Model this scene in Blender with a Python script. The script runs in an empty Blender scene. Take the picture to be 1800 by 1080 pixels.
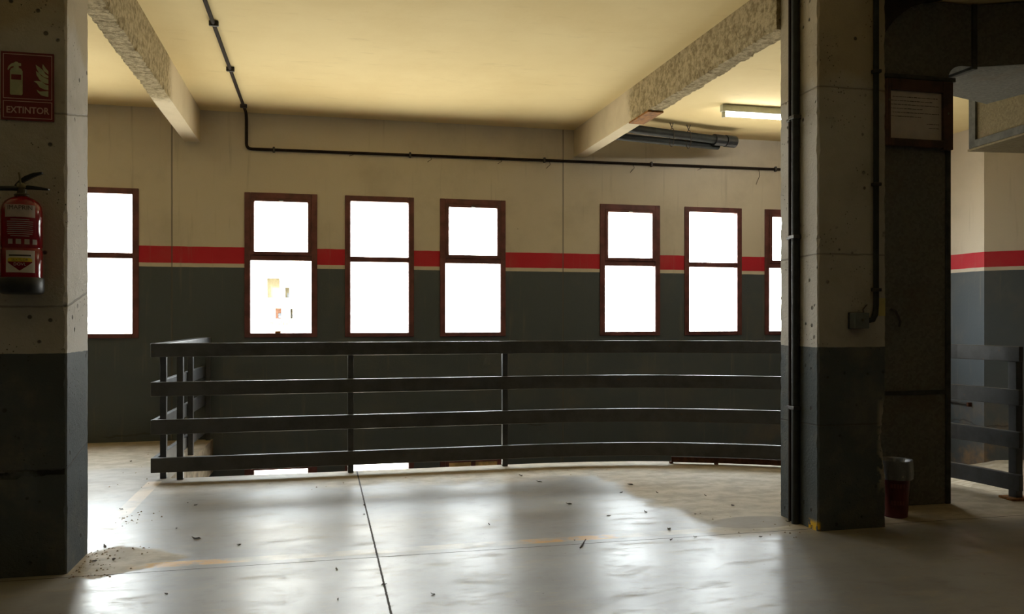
import bpy, math, random
from mathutils import Vector, noise
random.seed(7)
sc = bpy.context.scene
COL = sc.collection
PI = math.pi
H = 1.12            # camera height
CEIL = 3.03
YW = 8.03           # inner face of the window wall

# ------------------------------------------------------------------ mesh builder
class MB:
    def __init__(s):
        s.v = []; s.f = []; s.m = []
    def add(s, vs, fs, mi=0):
        b = len(s.v)
        s.v += [tuple(p) for p in vs]
        s.f += [tuple(b + i for i in f) for f in fs]
        s.m += [mi] * len(fs)
        return s
    def box(s, x0, x1, y0, y1, z0, z1, mi=0):
        return s.add([(x0,y0,z0),(x1,y0,z0),(x1,y1,z0),(x0,y1,z0),(x0,y0,z1),(x1,y0,z1),(x1,y1,z1),(x0,y1,z1)],
              [(0,3,2,1),(4,5,6,7),(0,1,5,4),(1,2,6,5),(2,3,7,6),(3,0,4,7)], mi)
    def prism(s, poly, z0, z1, mi=0):
        """vertical prism over a counter-clockwise plan polygon"""
        n = len(poly)
        vs = [(x,y,z0) for x,y in poly] + [(x,y,z1) for x,y in poly]
        fs = [tuple(reversed(range(n))), tuple(range(n,2*n))] + [(i,(i+1)%n,n+(i+1)%n,n+i) for i in range(n)]
        return s.add(vs, fs, mi)
    def plate(s, poly, y0, y1, mi=0):
        """prism along Y over a polygon in XZ (ccw seen from -Y)"""
        n = len(poly)
        vs = [(x,y0,z) for x,z in poly] + [(x,y1,z) for x,z in poly]
        fs = [tuple(range(n)), tuple(reversed(range(n,2*n)))] + [(i,n+i,n+(i+1)%n,(i+1)%n) for i in range(n)]
        return s.add(vs, fs, mi)
    def tube(s, pts, r, n=10, mi=0, caps=True):
        pts = [Vector(p) for p in pts]; N = len(pts)
        rs = r if isinstance(r, (list, tuple)) else [r]*N
        t0 = (pts[1]-pts[0]).normalized()
        up = Vector((0,0,1)) if abs(t0.z) < .9 else Vector((1,0,0))
        u = t0.cross(up).normalized()
        vs = []
        for i in range(N):
            t = (pts[min(i+1,N-1)]-pts[max(i-1,0)]).normalized()
            u = (u - t*u.dot(t)).normalized(); w = t.cross(u)
            for k in range(n):
                a = 2*PI*k/n
                vs.append(pts[i] + u*(rs[i]*math.cos(a)) + w*(rs[i]*math.sin(a)))
        fs = [(i*n+k, i*n+(k+1)%n, (i+1)*n+(k+1)%n, (i+1)*n+k) for i in range(N-1) for k in range(n)]
        if caps: fs += [tuple(reversed(range(n))), tuple((N-1)*n+k for k in range(n))]
        return s.add(vs, fs, mi)
    def lathe(s, prof, c=(0,0,0), n=32, mi=0, ripple=None):
        """profile of (r, z)"""
        vs = []; N = len(prof)
        for j,(r,z) in enumerate(prof):
            for k in range(n):
                a = 2*PI*k/n
                rr = r + (ripple(j,a) if ripple else 0)
                vs.append((c[0]+rr*math.cos(a), c[1]+rr*math.sin(a), c[2]+z))
        fs = [(i*n+k, i*n+(k+1)%n, (i+1)*n+(k+1)%n, (i+1)*n+k) for i in range(N-1) for k in range(n)]
        fs += [tuple(reversed(range(n))), tuple((N-1)*n+k for k in range(n))]
        return s.add(vs, fs, mi)
    def sweep(s, path, rect, mi=0):
        """rect (o0,o1,z0,z1) swept along a plan path; offset o to the left of travel"""
        o0,o1,z0,z1 = rect; vs = []; N = len(path)
        for i,(x,y) in enumerate(path):
            a = path[max(i-1,0)]; b = path[min(i+1,N-1)]
            d = Vector((b[0]-a[0], b[1]-a[1])).normalized(); nx, ny = -d.y, d.x
            for o,z in ((o0,z0),(o1,z0),(o1,z1),(o0,z1)):
                vs.append((x+nx*o, y+ny*o, z))
        fs = [(i*4+k, (i+1)*4+k, (i+1)*4+(k+1)%4, i*4+(k+1)%4) for i in range(N-1) for k in range(4)]
        fs += [(0,1,2,3), ((N-1)*4+3,(N-1)*4+2,(N-1)*4+1,(N-1)*4)]
        return s.add(vs, fs, mi)
    def build(s, name, mats, parent=None, smooth=False, bevel=0, fix=True, seg=2):
        me = bpy.data.meshes.new(name)
        me.from_pydata(s.v, [], s.f)
        if not isinstance(mats, (list,tuple)): mats = [mats]
        for m in mats: me.materials.append(m)
        for p,mi in zip(me.polygons, s.m):
            p.material_index = mi; p.use_smooth = smooth
        if fix:
            import bmesh
            bm = bmesh.new(); bm.from_mesh(me)
            bmesh.ops.recalc_face_normals(bm, faces=bm.faces[:]); bm.to_mesh(me); bm.free()
        if smooth:
            try: me.set_sharp_from_angle(angle=math.radians(40))
            except Exception: pass
        o = bpy.data.objects.new(name, me); COL.objects.link(o)
        if parent:
            o.parent = parent
            o.matrix_parent_inverse = parent.matrix_basis.inverted()
        if bevel:
            b = o.modifiers.new('Bevel','BEVEL'); b.width = bevel; b.segments = seg; b.limit_method = 'ANGLE'
        return o

def tag(o, label=None, cat=None, group=None, kind=None):
    if label: o['label'] = label
    if cat: o['category'] = cat
    if group: o['group'] = group
    if kind: o['kind'] = kind
    return o
def empty(name, loc, label, cat, group=None):
    o = bpy.data.objects.new(name, None); COL.objects.link(o); o.location = loc
    o.empty_display_size = .1
    return tag(o, label, cat, group)

def text_mesh(txt, size, align='LEFT', bold=0.0, extrude=.0004, sx=1.0):
    cu = bpy.data.curves.new('t','FONT'); cu.body = txt; cu.size = size
    cu.align_x = align; cu.extrude = extrude; cu.offset = bold; cu.resolution_u = 3
    ob = bpy.data.objects.new('t', cu); COL.objects.link(ob)
    bpy.context.view_layer.update()
    dg = bpy.context.evaluated_depsgraph_get()
    me = bpy.data.meshes.new_from_object(ob.evaluated_get(dg))
    vs = [(v.co.x*sx, v.co.y, v.co.z) for v in me.vertices]; fs = [tuple(p.vertices) for p in me.polygons]
    bpy.data.objects.remove(ob); bpy.data.curves.remove(cu); bpy.data.meshes.remove(me)
    return vs, fs

# ------------------------------------------------------------------ materials
class NT:
    def __init__(s, name):
        s.mat = bpy.data.materials.new(name); s.mat.use_nodes = True
        s.t = s.mat.node_tree; s.t.nodes.clear()
        s.out = s.n('ShaderNodeOutputMaterial')
        s._pos = None
    def n(s, typ, **kw):
        nd = s.t.nodes.new(typ)
        for k,v in kw.items(): setattr(nd,k,v)
        return nd
    def link(s, a, b): s.t.links.new(a, b)
    def val(s, x, sock):
        if hasattr(x, 'is_output'): s.link(x, sock)
        else: sock.default_value = x
    @property
    def pos(s):
        if s._pos is None: s._pos = s.n('ShaderNodeNewGeometry').outputs['Position']
        return s._pos
    def xyz(s):
        sp = s.n('ShaderNodeSeparateXYZ'); s.link(s.pos, sp.inputs[0]); return sp.outputs
    def m(s, op, a, b=0.0, c=None, clamp=False):
        nd = s.n('ShaderNodeMath', operation=op, use_clamp=clamp)
        s.val(a, nd.inputs[0]); s.val(b, nd.inputs[1])
        if c is not None: s.val(c, nd.inputs[2])
        return nd.outputs[0]
    def smooth(s, x, a, b, lo=0., hi=1.):
        nd = s.n('ShaderNodeMapRange', interpolation_type='SMOOTHSTEP')
        s.val(x, nd.inputs[0])
        for i,v in enumerate((a,b,lo,hi)): nd.inputs[1+i].default_value = v
        return nd.outputs[0]
    def noise(s, scale, detail=4, rough=.55, stretch=None, off=None, dist=0):
        nd = s.n('ShaderNodeTexNoise'); nd.inputs['Scale'].default_value = scale
        nd.inputs['Detail'].default_value = detail; nd.inputs['Roughness'].default_value = rough
        nd.inputs['Distortion'].default_value = dist
        if stretch or off:
            mp = s.n('ShaderNodeMapping'); s.link(s.pos, mp.inputs[0])
            if stretch: mp.inputs['Scale'].default_value = stretch
            if off: mp.inputs['Location'].default_value = off
            s.link(mp.outputs[0], nd.inputs['Vector'])
        else: s.link(s.pos, nd.inputs['Vector'])
        return nd.outputs[0]
    def voro(s, scale, feature='F1', rnd=1.):
        nd = s.n('ShaderNodeTexVoronoi', feature=feature); nd.inputs['Scale'].default_value = scale
        nd.inputs['Randomness'].default_value = rnd
        s.link(s.pos, nd.inputs['Vector']); return nd
    def mix(s, fac, a, b, mode='MIX'):
        nd = s.n('ShaderNodeMix', data_type='RGBA', blend_type=mode)
        s.val(fac, nd.inputs[0])
        for x,i in ((a,6),(b,7)):
            if hasattr(x,'is_output'): s.link(x, nd.inputs[i])
            else: nd.inputs[i].default_value = (*x,1) if len(x)==3 else x
        return nd.outputs[2]
    def bump(s, h, strength=.3, dist=.01, prev=None):
        nd = s.n('ShaderNodeBump'); nd.inputs['Strength'].default_value = strength
        nd.inputs['Distance'].default_value = dist; s.link(h, nd.inputs['Height'])
        if prev is not None: s.link(prev, nd.inputs['Normal'])
        return nd.outputs[0]
    def principled(s, color, rough=.6, metal=0., normal=None, spec=.5, **kw):
        p = s.n('ShaderNodeBsdfPrincipled')
        if hasattr(color,'is_output'): s.link(color, p.inputs['Base Color'])
        else: p.inputs['Base Color'].default_value = (*color,1)
        s.val(rough, p.inputs['Roughness']); s.val(metal, p.inputs['Metallic'])
        s.val(spec, p.inputs['Specular IOR Level'])
        for k,v in kw.items(): s.val(v, p.inputs[k])
        if normal is not None: s.link(normal, p.inputs['Normal'])
        s.link(p.outputs[0], s.out.inputs[0]); return s.mat

def simple(name, color, rough=.5, metal=0., var=.15, nscale=14., bump=.05, spec=.5):
    t = NT(name); a = t.noise(nscale)
    dark = tuple(c*(1-var) for c in color); light = tuple(min(1,c*(1+var)) for c in color)
    c = t.mix(t.smooth(a,.35,.65), dark, light)
    b = t.bump(t.noise(nscale*6), bump, .004) if bump else None
    return t.principled(c, rough, metal, b, spec)

CREAM = (.61,.55,.455); GREY = (.072,.088,.102); RED = (.50,.012,.03)

def bands(t, z, levels):
    """constant colour bands by height: [(z_from, colour)...] lowest first"""
    c = levels[0][1]
    for zz, colr in levels[1:]:
        c = t.mix(t.m('GREATER_THAN', z, zz), c, colr)
    return c

def wall_mat(name, joints=()):
    t = NT(name); X,Y,Z = t.xyz()
    wob = t.m('MULTIPLY_ADD', t.noise(9.,3), .006, -.003)
    z = t.m('ADD', Z, wob)
    c = bands(t, z, [(-9,GREY),(1.586,CREAM),(1.622,RED),(1.774,CREAM)])
    st = t.smooth(t.noise(1.3,6,.6), .3,.75, .86, 1.06)
    c = t.mix(1., c, st, 'MULTIPLY') if False else t.mix(t.smooth(t.noise(1.7,6,.62),.45,.8,0,.28), c, (.20,.17,.12))
    drip = t.smooth(t.noise(3.,5,.6,(6,6,.35)),.58,.78,0,.3)
    c = t.mix(drip, c, (.23,.20,.15))
    spots = t.smooth(t.voro(9.).outputs['Distance'], .03,.05, .7, 0)
    keep = t.smooth(t.noise(2.3,2,.5,None,(5,3,1)),.6,.66)
    c = t.mix(t.m('MULTIPLY',spots,keep), c, (.12,.1,.08))
    # rust-brown damp low on the wall
    damp = t.m('MULTIPLY', t.m('MULTIPLY', t.smooth(Z, .45,-.35), t.smooth(X,4.,6.)), t.smooth(t.noise(3.2,5),.42,.68))
    c = t.mix(t.m('MULTIPLY',damp,.75), c, (.34,.20,.08))
    h = t.m('ADD', t.noise(60.,3), t.m('MULTIPLY', t.noise(5.,4), 2.))
    for jx in joints:
        g = t.smooth(t.m('ABSOLUTE', t.m('SUBTRACT', t.m('ADD',X,t.m('MULTIPLY',wob,.6)), jx)), .004,.009, 1., 0.)
        c = t.mix(t.m('MULTIPLY',g,.7), c, (.10,.09,.08)); h = t.m('SUBTRACT', h, t.m('MULTIPLY',g,2.))
    crack = t.m('MULTIPLY', t.smooth(t.m('ABSOLUTE', t.m('SUBTRACT', Z, t.m('MULTIPLY_ADD', t.noise(3.,4), .16, -.02))), .004,.012,1,0),
                t.smooth(t.noise(1.1,2,.5,None,(2,8,0)),.47,.55))
    c = t.mix(t.m('MULTIPLY',crack,.6), c, (.04,.035,.03))
    return t.principled(c, .75, 0, t.bump(h, .25, .004))

def column_mat(name, side):
    t = NT(name); X,Y,Z = t.xyz()
    z = t.m('ADD', Z, t.m('MULTIPLY_ADD', t.noise(12.,3), .008, -.004))
    c = bands(t, z, [(-9,(.082,.097,.107)),(.965,(.47,.45,.415))])
    # bare, unpainted concrete towards the ceiling
    bare = t.smooth(t.m('ADD',Z,t.m('MULTIPLY',t.noise(3.,4),.5)), 2.55,2.68)
    c = t.mix(t.m('MULTIPLY',bare,.75), c, (.40,.33,.21))
    c = t.mix(t.smooth(t.noise(2.6,7,.65),.45,.75,0,.5), c, (.25,.22,.17))
    v = t.voro(16.).outputs['Distance']
    sel = t.smooth(t.noise(4.,3,.5,None,(7,1,3)),.50,.58)
    pit = t.m('MULTIPLY', t.smooth(v,.11,.19,1,0), sel)
    v2 = t.m('MULTIPLY', t.smooth(t.voro(48.).outputs['Distance'],.1,.2,1,0), t.smooth(t.noise(5.,3,.5,None,(1,9,4)),.52,.62))
    pit = t.m('MAXIMUM', pit, v2)
    c = t.mix(t.m('MULTIPLY',pit,.85), c, (.05,.045,.04))
    h = t.m('SUBTRACT', t.m('ADD', t.noise(70.,4,.65), t.m('MULTIPLY',t.noise(7.,5),1.5)), t.m('MULTIPLY',pit,3.))
    # formwork lines
    for zz in ((.47,1.18,2.02) if side<0 else (.55,1.45,2.33)):
        g = t.smooth(t.m('ABSOLUTE', t.m('SUBTRACT', t.m('ADD', z, t.m('MULTIPLY',Y,-.22 if side<0 else .03)), zz+(-.22*4 if side<0 else .12))), .002,.006,1,0)
        c = t.mix(t.m('MULTIPLY',g,.45), c, (.08,.07,.06)); h = t.m('SUBTRACT',h,g)
    if side < 0:   # dark gouge across the front
        g = t.m('MULTIPLY', t.smooth(t.m('ABSOLUTE', t.m('SUBTRACT', t.m('ADD',Z,t.m('MULTIPLY_ADD',t.noise(14.,4),.04,-.02)), t.m('MULTIPLY_ADD',X,.05,.505))), .010,.016,1,0),
                t.m('MULTIPLY', t.m('LESS_THAN',X,-1.085), t.m('LESS_THAN',Y,3.96)))
        c = t.mix(t.m('MULTIPLY',g,t.smooth(t.noise(9.,4),.35,.55,.2,1.)), c, (.02,.02,.02)); h = t.m('SUBTRACT',h,t.m('MULTIPLY',g,3))
    else:          # chipped corner, scuffs and a yellow paint spot at the foot
        chip = t.m('MULTIPLY', t.m('MULTIPLY', t.smooth(X,2.885,2.92), t.smooth(t.m('ABSOLUTE',t.m('SUBTRACT',Z,.44)),.16,.30,1,0)), t.smooth(t.noise(22.,5),.42,.5))
        c = t.mix(chip, c, (.34,.30,.24))
        sp = t.m('MULTIPLY', t.m('MULTIPLY', t.smooth(Z,.03,.06,1,0), t.smooth(X,2.548,2.56,1,0)), t.m('LESS_THAN',Y,3.93))
        c = t.mix(t.m('MULTIPLY',sp,t.smooth(t.noise(30.,3),.40,.5)), c, (.7,.42,.02))
    return t.principled(c, .85, 0, t.bump(h, .7, .006), .3)

def beam_mat(name):
    t = NT(name); X,Y,Z = t.xyz()
    smooth_end = t.smooth(t.m('ADD',Y,t.m('MULTIPLY_ADD',t.noise(6.,3),.3,-.15)), 6.35,6.6)
    n1 = t.noise(26.,6,.7); 
    rough_c = t.mix(t.smooth(n1,.36,.62), (.30,.235,.13), (.60,.50,.31))
    pit = t.smooth(t.voro(40.).outputs['Distance'],.10,.22,1,0)
    pit = t.m('MULTIPLY', pit, t.smooth(t.noise(9.,3),.48,.6))
    rough_c = t.mix(t.m('MULTIPLY',pit,.6), rough_c, (.10,.075,.05))
    paint = t.mix(t.smooth(t.noise(3.,5),.4,.75,0,.35), (.68,.60,.44), (.42,.35,.22))
    c = t.mix(smooth_end, rough_c, paint)
    h = t.m('SUBTRACT', t.noise(34.,6,.75), pit)
    h = t.m('MULTIPLY', h, t.m('SUBTRACT', 1.1, smooth_end))
    return t.principled(c, .9, 0, t.bump(h, 1., .02), .2)

def floor_mat(name):
    t = NT(name); X,Y,Z = t.xyz()
    n1 = t.noise(1.1,7,.62,(1,1.5,1)); n2 = t.noise(6.,7,.64,(1,1.4,1)); n3 = t.noise(34.,4)
    polished = t.mix(t.smooth(n1,.35,.7), (.27,.258,.235), (.20,.19,.172))
    polished = t.mix(t.smooth(n2,.52,.72,0,.5), polished, (.15,.135,.115))
    dustc = t.mix(t.smooth(n2,.35,.65), (.50,.425,.305), (.33,.275,.185))
    wob = t.m('MULTIPLY_ADD', t.noise(1.6,6,.62), 1.5, -.75)
    wob2 = t.m('MULTIPLY_ADD', t.noise(5.,6,.62), .6, -.3)
    w = t.m('ADD', wob, wob2)
    # dusty ground kept off the driving line: right of it, along the railing edge, far left bay
    right = t.smooth(t.m('ADD', t.m('ADD', X, t.m('MULTIPLY',Y,.10)), t.m('MULTIPLY',w,.35)), 2.34, 2.52)
    edge = t.m('MULTIPLY', t.smooth(t.m('ADD', Y, t.m('MULTIPLY',w,.55)), 5.35,5.75), t.smooth(t.m('ADD',X,t.m('MULTIPLY',w,.6)), -.6,.6, .45,1.))
    right = t.m('MULTIPLY', right, t.smooth(Y, 3.75,3.95))
    far_left = t.m('MULTIPLY', t.smooth(t.m('ADD', Y, t.m('MULTIPLY',w,.4)), 6.3,6.8), .9)
    foot = t.smooth(t.m('ADD', t.m('ADD', t.m('ABSOLUTE',t.m('ADD',X,.95)), t.m('MULTIPLY',t.m('ABSOLUTE',t.m('SUBTRACT',Y,4.1)),1.5)), t.m('MULTIPLY',w,.3)), .34,.42,1,0)
    dust = t.m('MAXIMUM', t.m('MAXIMUM', right, edge), t.m('MAXIMUM', far_left, foot), clamp=True)
    scuff = t.smooth(t.noise(4.2,9,.74,(.7,2.0,1),(3,7,0)),.50,.70,0,.5)
    scuff = t.m('MAXIMUM', scuff, t.smooth(t.noise(15.,8,.75,(.7,2.2,1),(1,2,0)),.53,.68,0,.5))
    dust = t.m('MAXIMUM', dust, scuff)
    c = t.mix(dust, polished, dustc)
    c = t.mix(t.smooth(n3,.6,.75,0,.3), c, (.2,.17,.13))
    # small dark specks of dirt
    v = t.voro(13.).outputs['Distance']
    spk = t.m('MULTIPLY', t.smooth(v,.035,.07,1,0), t.smooth(t.noise(3.,3,.5,None,(4,4,4)),.5,.6))
    c = t.mix(t.m('MULTIPLY',spk,.85), c, (.06,.05,.04))
    # worn yellow parking lines
    wear = t.smooth(t.noise(5.,6,.65,None,(9,2,0)), .50,.64)
    l1 = t.m('MULTIPLY', t.smooth(t.m('ABSOLUTE',t.m('SUBTRACT',Y,4.0)),.036,.046,1,0), t.m('MULTIPLY', t.m('GREATER_THAN',X,-1.0), t.m('LESS_THAN',X,2.45)))
    patch = t.m('MAXIMUM', t.m('MULTIPLY', t.smooth(t.m('ABSOLUTE',t.m('SUBTRACT',X,1.25)),.18,.32,1,0),1.), t.smooth(t.m('ABSOLUTE',t.m('ADD',X,.58)),.12,.3,1,0))
    faint = t.m('MULTIPLY', l1, t.smooth(t.noise(4.,6),.4,.6,.1,.5))
    c = t.mix(faint, c, (.62,.52,.33))
    c = t.mix(t.m('MULTIPLY', t.m('MULTIPLY',l1,patch), t.smooth(t.noise(7.,6),.40,.56)), c, (.62,.33,.05))
    l2 = t.m('MULTIPLY', t.smooth(t.m('ABSOLUTE',t.m('ADD',X,1.10)),.04,.05,1,0), t.m('MULTIPLY', t.m('GREATER_THAN',Y,4.25), t.m('LESS_THAN',Y,6.05)))
    c = t.mix(t.m('MULTIPLY',l2,t.smooth(t.noise(4.,6),.35,.6,.15,.6)), c, (.68,.52,.33))
    # damp stain beside the column foot
    e = t.m('ADD', t.m('POWER', t.m('DIVIDE', t.m('SUBTRACT',X,2.32), .26), 2.), t.m('POWER', t.m('DIVIDE', t.m('SUBTRACT',Y,4.10), .13), 2.))
    stain = t.smooth(t.m('ADD',e,t.m('MULTIPLY',wob2,.8)), .85,1.05,1,0)
    c = t.mix(t.m('MULTIPLY',stain,.7), c, (.19,.16,.11))
    # sawn joints
    j = t.m('MAXIMUM', t.smooth(t.m('ABSOLUTE',t.m('SUBTRACT', t.m('ADD',X,t.m('MULTIPLY_ADD',n3,.006,-.003)), .262)),.003,.0065,1,0),
            t.smooth(t.m('ABSOLUTE',t.m('SUBTRACT', t.m('ADD',Y,t.m('MULTIPLY_ADD',n3,.006,-.003)), 3.90)),.002,.005,1,0))
    c = t.mix(j, c, (.035,.03,.026))
    r = t.m('ADD', t.m('MULTIPLY_ADD', n1, .20, .22), t.m('MULTIPLY', n2, .08))
    r = t.m('MULTIPLY_ADD', dust, .36, r)
    r = t.m('MAXIMUM', r, t.m('MULTIPLY', j, .9))
    h = t.m('SUBTRACT', t.m('ADD', t.m('MULTIPLY',t.noise(22.,5,.6),.6), t.m('MULTIPLY',n1,.5)), t.m('MULTIPLY', j, 3.))
    return t.principled(c, r, 0, t.bump(h, .07, .01), .9)

def ramp_mat(name):
    # dusty pale concrete at the top of the ramp, near-black colour farther down to cut bounced light
    t = NT(name); X,Y,Z = t.xyz(); n = t.noise(7.,7,.65)
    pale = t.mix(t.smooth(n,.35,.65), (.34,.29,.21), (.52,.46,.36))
    bounce_cut = t.mix(t.smooth(n,.35,.65), (.03,.03,.03), (.06,.057,.052))
    c = t.mix(t.smooth(t.m('ADD',Z,t.m('MULTIPLY',n,.2)), -.62,-.30), bounce_cut, pale)
    return t.principled(c, .9, 0, t.bump(t.noise(40.,5), .5, .008), .25)

def ceil_mat(name):
    t = NT(name)
    c = t.mix(t.smooth(t.noise(.9,6,.6),.35,.75), (.84,.70,.39), (.77,.62,.32))
    c = t.mix(t.smooth(t.noise(3.1,6,.62,(1,4,1)),.58,.78,0,.25), c, (.5,.38,.18))
    return t.principled(c, .8, 0, t.bump(t.noise(9.,4), .25, .01), .25)

def duct_mat(name, base=(.165,.162,.142)):
    t = NT(name)
    v = t.voro(70.); sp = t.n('ShaderNodeSeparateColor'); t.link(v.outputs['Color'], sp.inputs[0])
    c = t.mix(sp.outputs[0], tuple(k*.85 for k in base), tuple(k*1.18 for k in base))
    c = t.mix(t.smooth(t.noise(3.,6,.65),.5,.75,0,.6), c, (.16,.12,.08))
    return t.principled(c, t.m('MULTIPLY_ADD', sp.outputs[1], .2, .6), 0, t.bump(t.noise(5.,3),.15,.01), .06)

def rust_mat(name, base=(.36,.15,.03)):
    t = NT(name); n = t.noise(24.,7,.7)
    c = t.mix(t.smooth(n,.35,.65), tuple(k*.45 for k in base), base)
    return t.principled(c, .85, .1, t.bump(n,.5,.004), .3)

def steel_mat(name):
    t = NT(name); n = t.noise(8.,6,.65)
    c = t.mix(t.smooth(n,.35,.7), (.058,.06,.064), (.036,.037,.04))
    c = t.mix(t.smooth(t.noise(30.,5),.66,.74,0,.8), c, (.10,.055,.03))
    return t.principled(c, t.m('MULTIPLY_ADD', n, .2, .36), 0, t.bump(t.noise(40.,3),.08,.003), .5)

def glass_mat(name):
    t = NT(name)
    tr = t.n('ShaderNodeBsdfTransparent'); tr.inputs[0].default_value = (.93,.95,.94,1)
    gl = t.n('ShaderNodeBsdfGlossy'); gl.inputs['Roughness'].default_value = .04
    fr = t.n('ShaderNodeFresnel'); fr.inputs[0].default_value = 1.45
    mx = t.n('ShaderNodeMixShader'); bf = t.n('ShaderNodeNewGeometry').outputs['Backfacing']
    t.link(t.m('MULTIPLY', fr.outputs[0], t.m('SUBTRACT', 1., bf)), mx.inputs[0]); t.link(tr.outputs[0], mx.inputs[1]); t.link(gl.outputs[0], mx.inputs[2])
    t.link(mx.outputs[0], t.out.inputs[0]); return t.mat

def emit_mat(name, col, s):
    t = NT(name); e = t.n('ShaderNodeEmission'); e.inputs[0].default_value = (*col,1); e.inputs[1].default_value = s
    t.link(e.outputs[0], t.out.inputs[0]); return t.mat

def bag_mat(name):
    t = NT(name)
    p = t.n('ShaderNodeBsdfPrincipled'); p.inputs['Base Color'].default_value = (.20,.205,.22,1); p.inputs['Roughness'].default_value = .25
    t.link(t.bump(t.noise(40.,4),.6,.006), p.inputs['Normal'])
    tr = t.n('ShaderNodeBsdfTransparent'); tr.inputs[0].default_value = (.8,.8,.82,1)
    mx = t.n('ShaderNodeMixShader'); mx.inputs[0].default_value = .93
    t.link(tr.outputs[0], mx.inputs[1]); t.link(p.outputs[0], mx.inputs[2]); t.link(mx.outputs[0], t.out.inputs[0]); return t.mat

M = dict(
    wall=wall_mat('banded_wall_paint', (-1.316, 2.40)), wallr=wall_mat('banded_wall_paint_plain'), darkwall=simple('dark_fill_cutter',(.06,.065,.07),.8,0,.2,2.),
    colL=column_mat('painted_concrete_left', -1), colR=column_mat('painted_concrete_right', 1),
    beam=beam_mat('rough_cast_concrete'), floor=floor_mat('polished_dusty_concrete'), ceil=ceil_mat('cream_ceiling_paint'),
    ramp=ramp_mat('ramp_concrete'),
    frame=simple('maroon_window_paint', (.13,.042,.040), .42, 0, .25, 9., .05),
    glass=glass_mat('window_glass'), steel=steel_mat('grey_rail_paint'),
    dark=simple('dark_plastic', (.035,.03,.027), .45, 0, .2), pipe=simple('grey_pvc', (.026,.029,.029), .6, 0, .2, 14., .05, .25),
    darkpipe=simple('brown_black_pipe', (.024,.016,.012), .8, 0, .2, 14., .05, .12), greybox=simple('grey_box', (.12,.14,.15), .5, 0, .1),
    duct=duct_mat('galvanised_sheet'), flange=simple('duct_flange', (.06,.06,.052), .7, 0, .25, 14., .05, .2),
    ductl=duct_mat('speckled_galvanised_sheet', (.13,.108,.065)),
    rust=rust_mat('rust'), rustd=rust_mat('dark_rusty_steel', (.10,.038,.02)), wood=simple('dark_stained_wood', (.075,.032,.016), .55, 0, .35, 12., .2),
    paper=simple('notice_paper', (.62,.56,.54), .6, 0, .05), ink=simple('ink', (.03,.025,.03), .7, 0, .1, 14., 0),
    red=simple('extinguisher_red', (.20,.004,.009), .09, 0, .12, 14., 0), signred=simple('sign_red', (.15,.006,.010), .5, 0, .1, 14., 0),
    signwhite=simple('sign_border', (.58,.40,.37), .5, 0, .05, 14., 0), signglow=simple('luminescent_print', (.42,.45,.29), .5, 0, .12, 20., 0),
    black=simple('black_plastic', (.022,.024,.027), .42, 0, .2), metal=simple('valve_metal', (.16,.145,.10), .4, .8, .2),
    label=simple('label_print', (.42,.36,.36), .4, 0, .15), sticker=simple('white_sticker', (.62,.58,.55), .4, 0, .06),
    yellow=simple('sticker_yellow', (.65,.50,.03), .4, 0, .05), ylw_paper=simple('yellowed_tape', (.48,.42,.17), .6, 0, .1),
    binred=simple('bin_red', (.12,.012,.010), .4, 0, .15), binmark=simple('bin_print', (.20,.05,.035), .5, 0, .1), bag=bag_mat('thin_plastic_bag'),
    lamp=simple('lamp_housing', (.55,.57,.48), .4, 0, .06), tube=emit_mat('lit_fluorescent_tube', (1.,.96,.87), 32.),
    facade=simple('white_render', (.88,.86,.82), .8, 0, .03, 1.), recess=simple('loggia_ochre', (.075,.062,.03), .8, 0, .1),
    pane_b=simple('far_window_pane', (.045,.052,.065), .5, 0, .1), terra=simple('terracotta', (.10,.042,.022), .8, 0, .2),
    shutter=simple('brown_shutter', (.62,.42,.19), .7, 0, .3), leaf=simple('dead_leaf', (.055,.042,.03), .8, 0, .35, 60.),
    dirt=simple('dirt', (.30,.235,.15), .95, 0, .4, 40.), slab=simple('raw_slab_edge', (.17,.14,.10), .9, 0, .35, 11., .4, .2), wire=simple('wire', (.05,.035,.025), .6, 0, .1),
    ceildark=simple('dark_brown_panel', (.03,.018,.012), .7, 0, .3),
)

# ------------------------------------------------------------------ the shell
def catmull(P, n=8):
    out = []
    for i in range(len(P)-1):
        p0 = Vector(P[max(i-1,0)]); p1 = Vector(P[i]); p2 = Vector(P[i+1]); p3 = Vector(P[min(i+2,len(P)-1)])
        for k in range(n):
            t = k/n
            out.append(tuple(.5*((2*p1)+(p2-p0)*t+(2*p0-5*p1+4*p2-p3)*t*t+(3*p1-p0-3*p2+p3)*t**3)))
    out.append(tuple(P[-1])); return out
RAIL_X0, RAIL_Y = -1.09, 6.05
curve = [(RAIL_X0,RAIL_Y),(0.,RAIL_Y),(1.0,RAIL_Y)] + catmull([(1.6,6.05),(2.05,6.02),(2.63,5.90),(3.36,5.57),(3.85,5.15),(4.08,4.70),(4.16,4.19)], 7)
def offset_path(path, o):
    out = []
    for i,(x,y) in enumerate(path):
        a = path[max(i-1,0)]; b = path[min(i+1,len(path)-1)]
        d = Vector((b[0]-a[0], b[1]-a[1])).normalized()
        out.append((x - d.y*o, y + d.x*o))
    return out
edge = offset_path(curve, .085)
edge[0] = (-1.02, edge[0][1])

# floor slab with the ramp well cut out of it
poly = [(-14,-18),(8.5,-18),(8.5,4.17)] + [(edge[-1][0],4.17)] + list(reversed(edge[:-1])) + [(-.96,YW),(-14,YW)]
fl = MB().prism(poly, -.30, 0)
fl.m = [1,0]+[1]*len(poly)
fl = fl.build('floor', [M['floor'],M['slab']])
tag(fl, 'polished grey concrete garage floor with dust and worn lines', 'floor', kind='structure')

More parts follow.
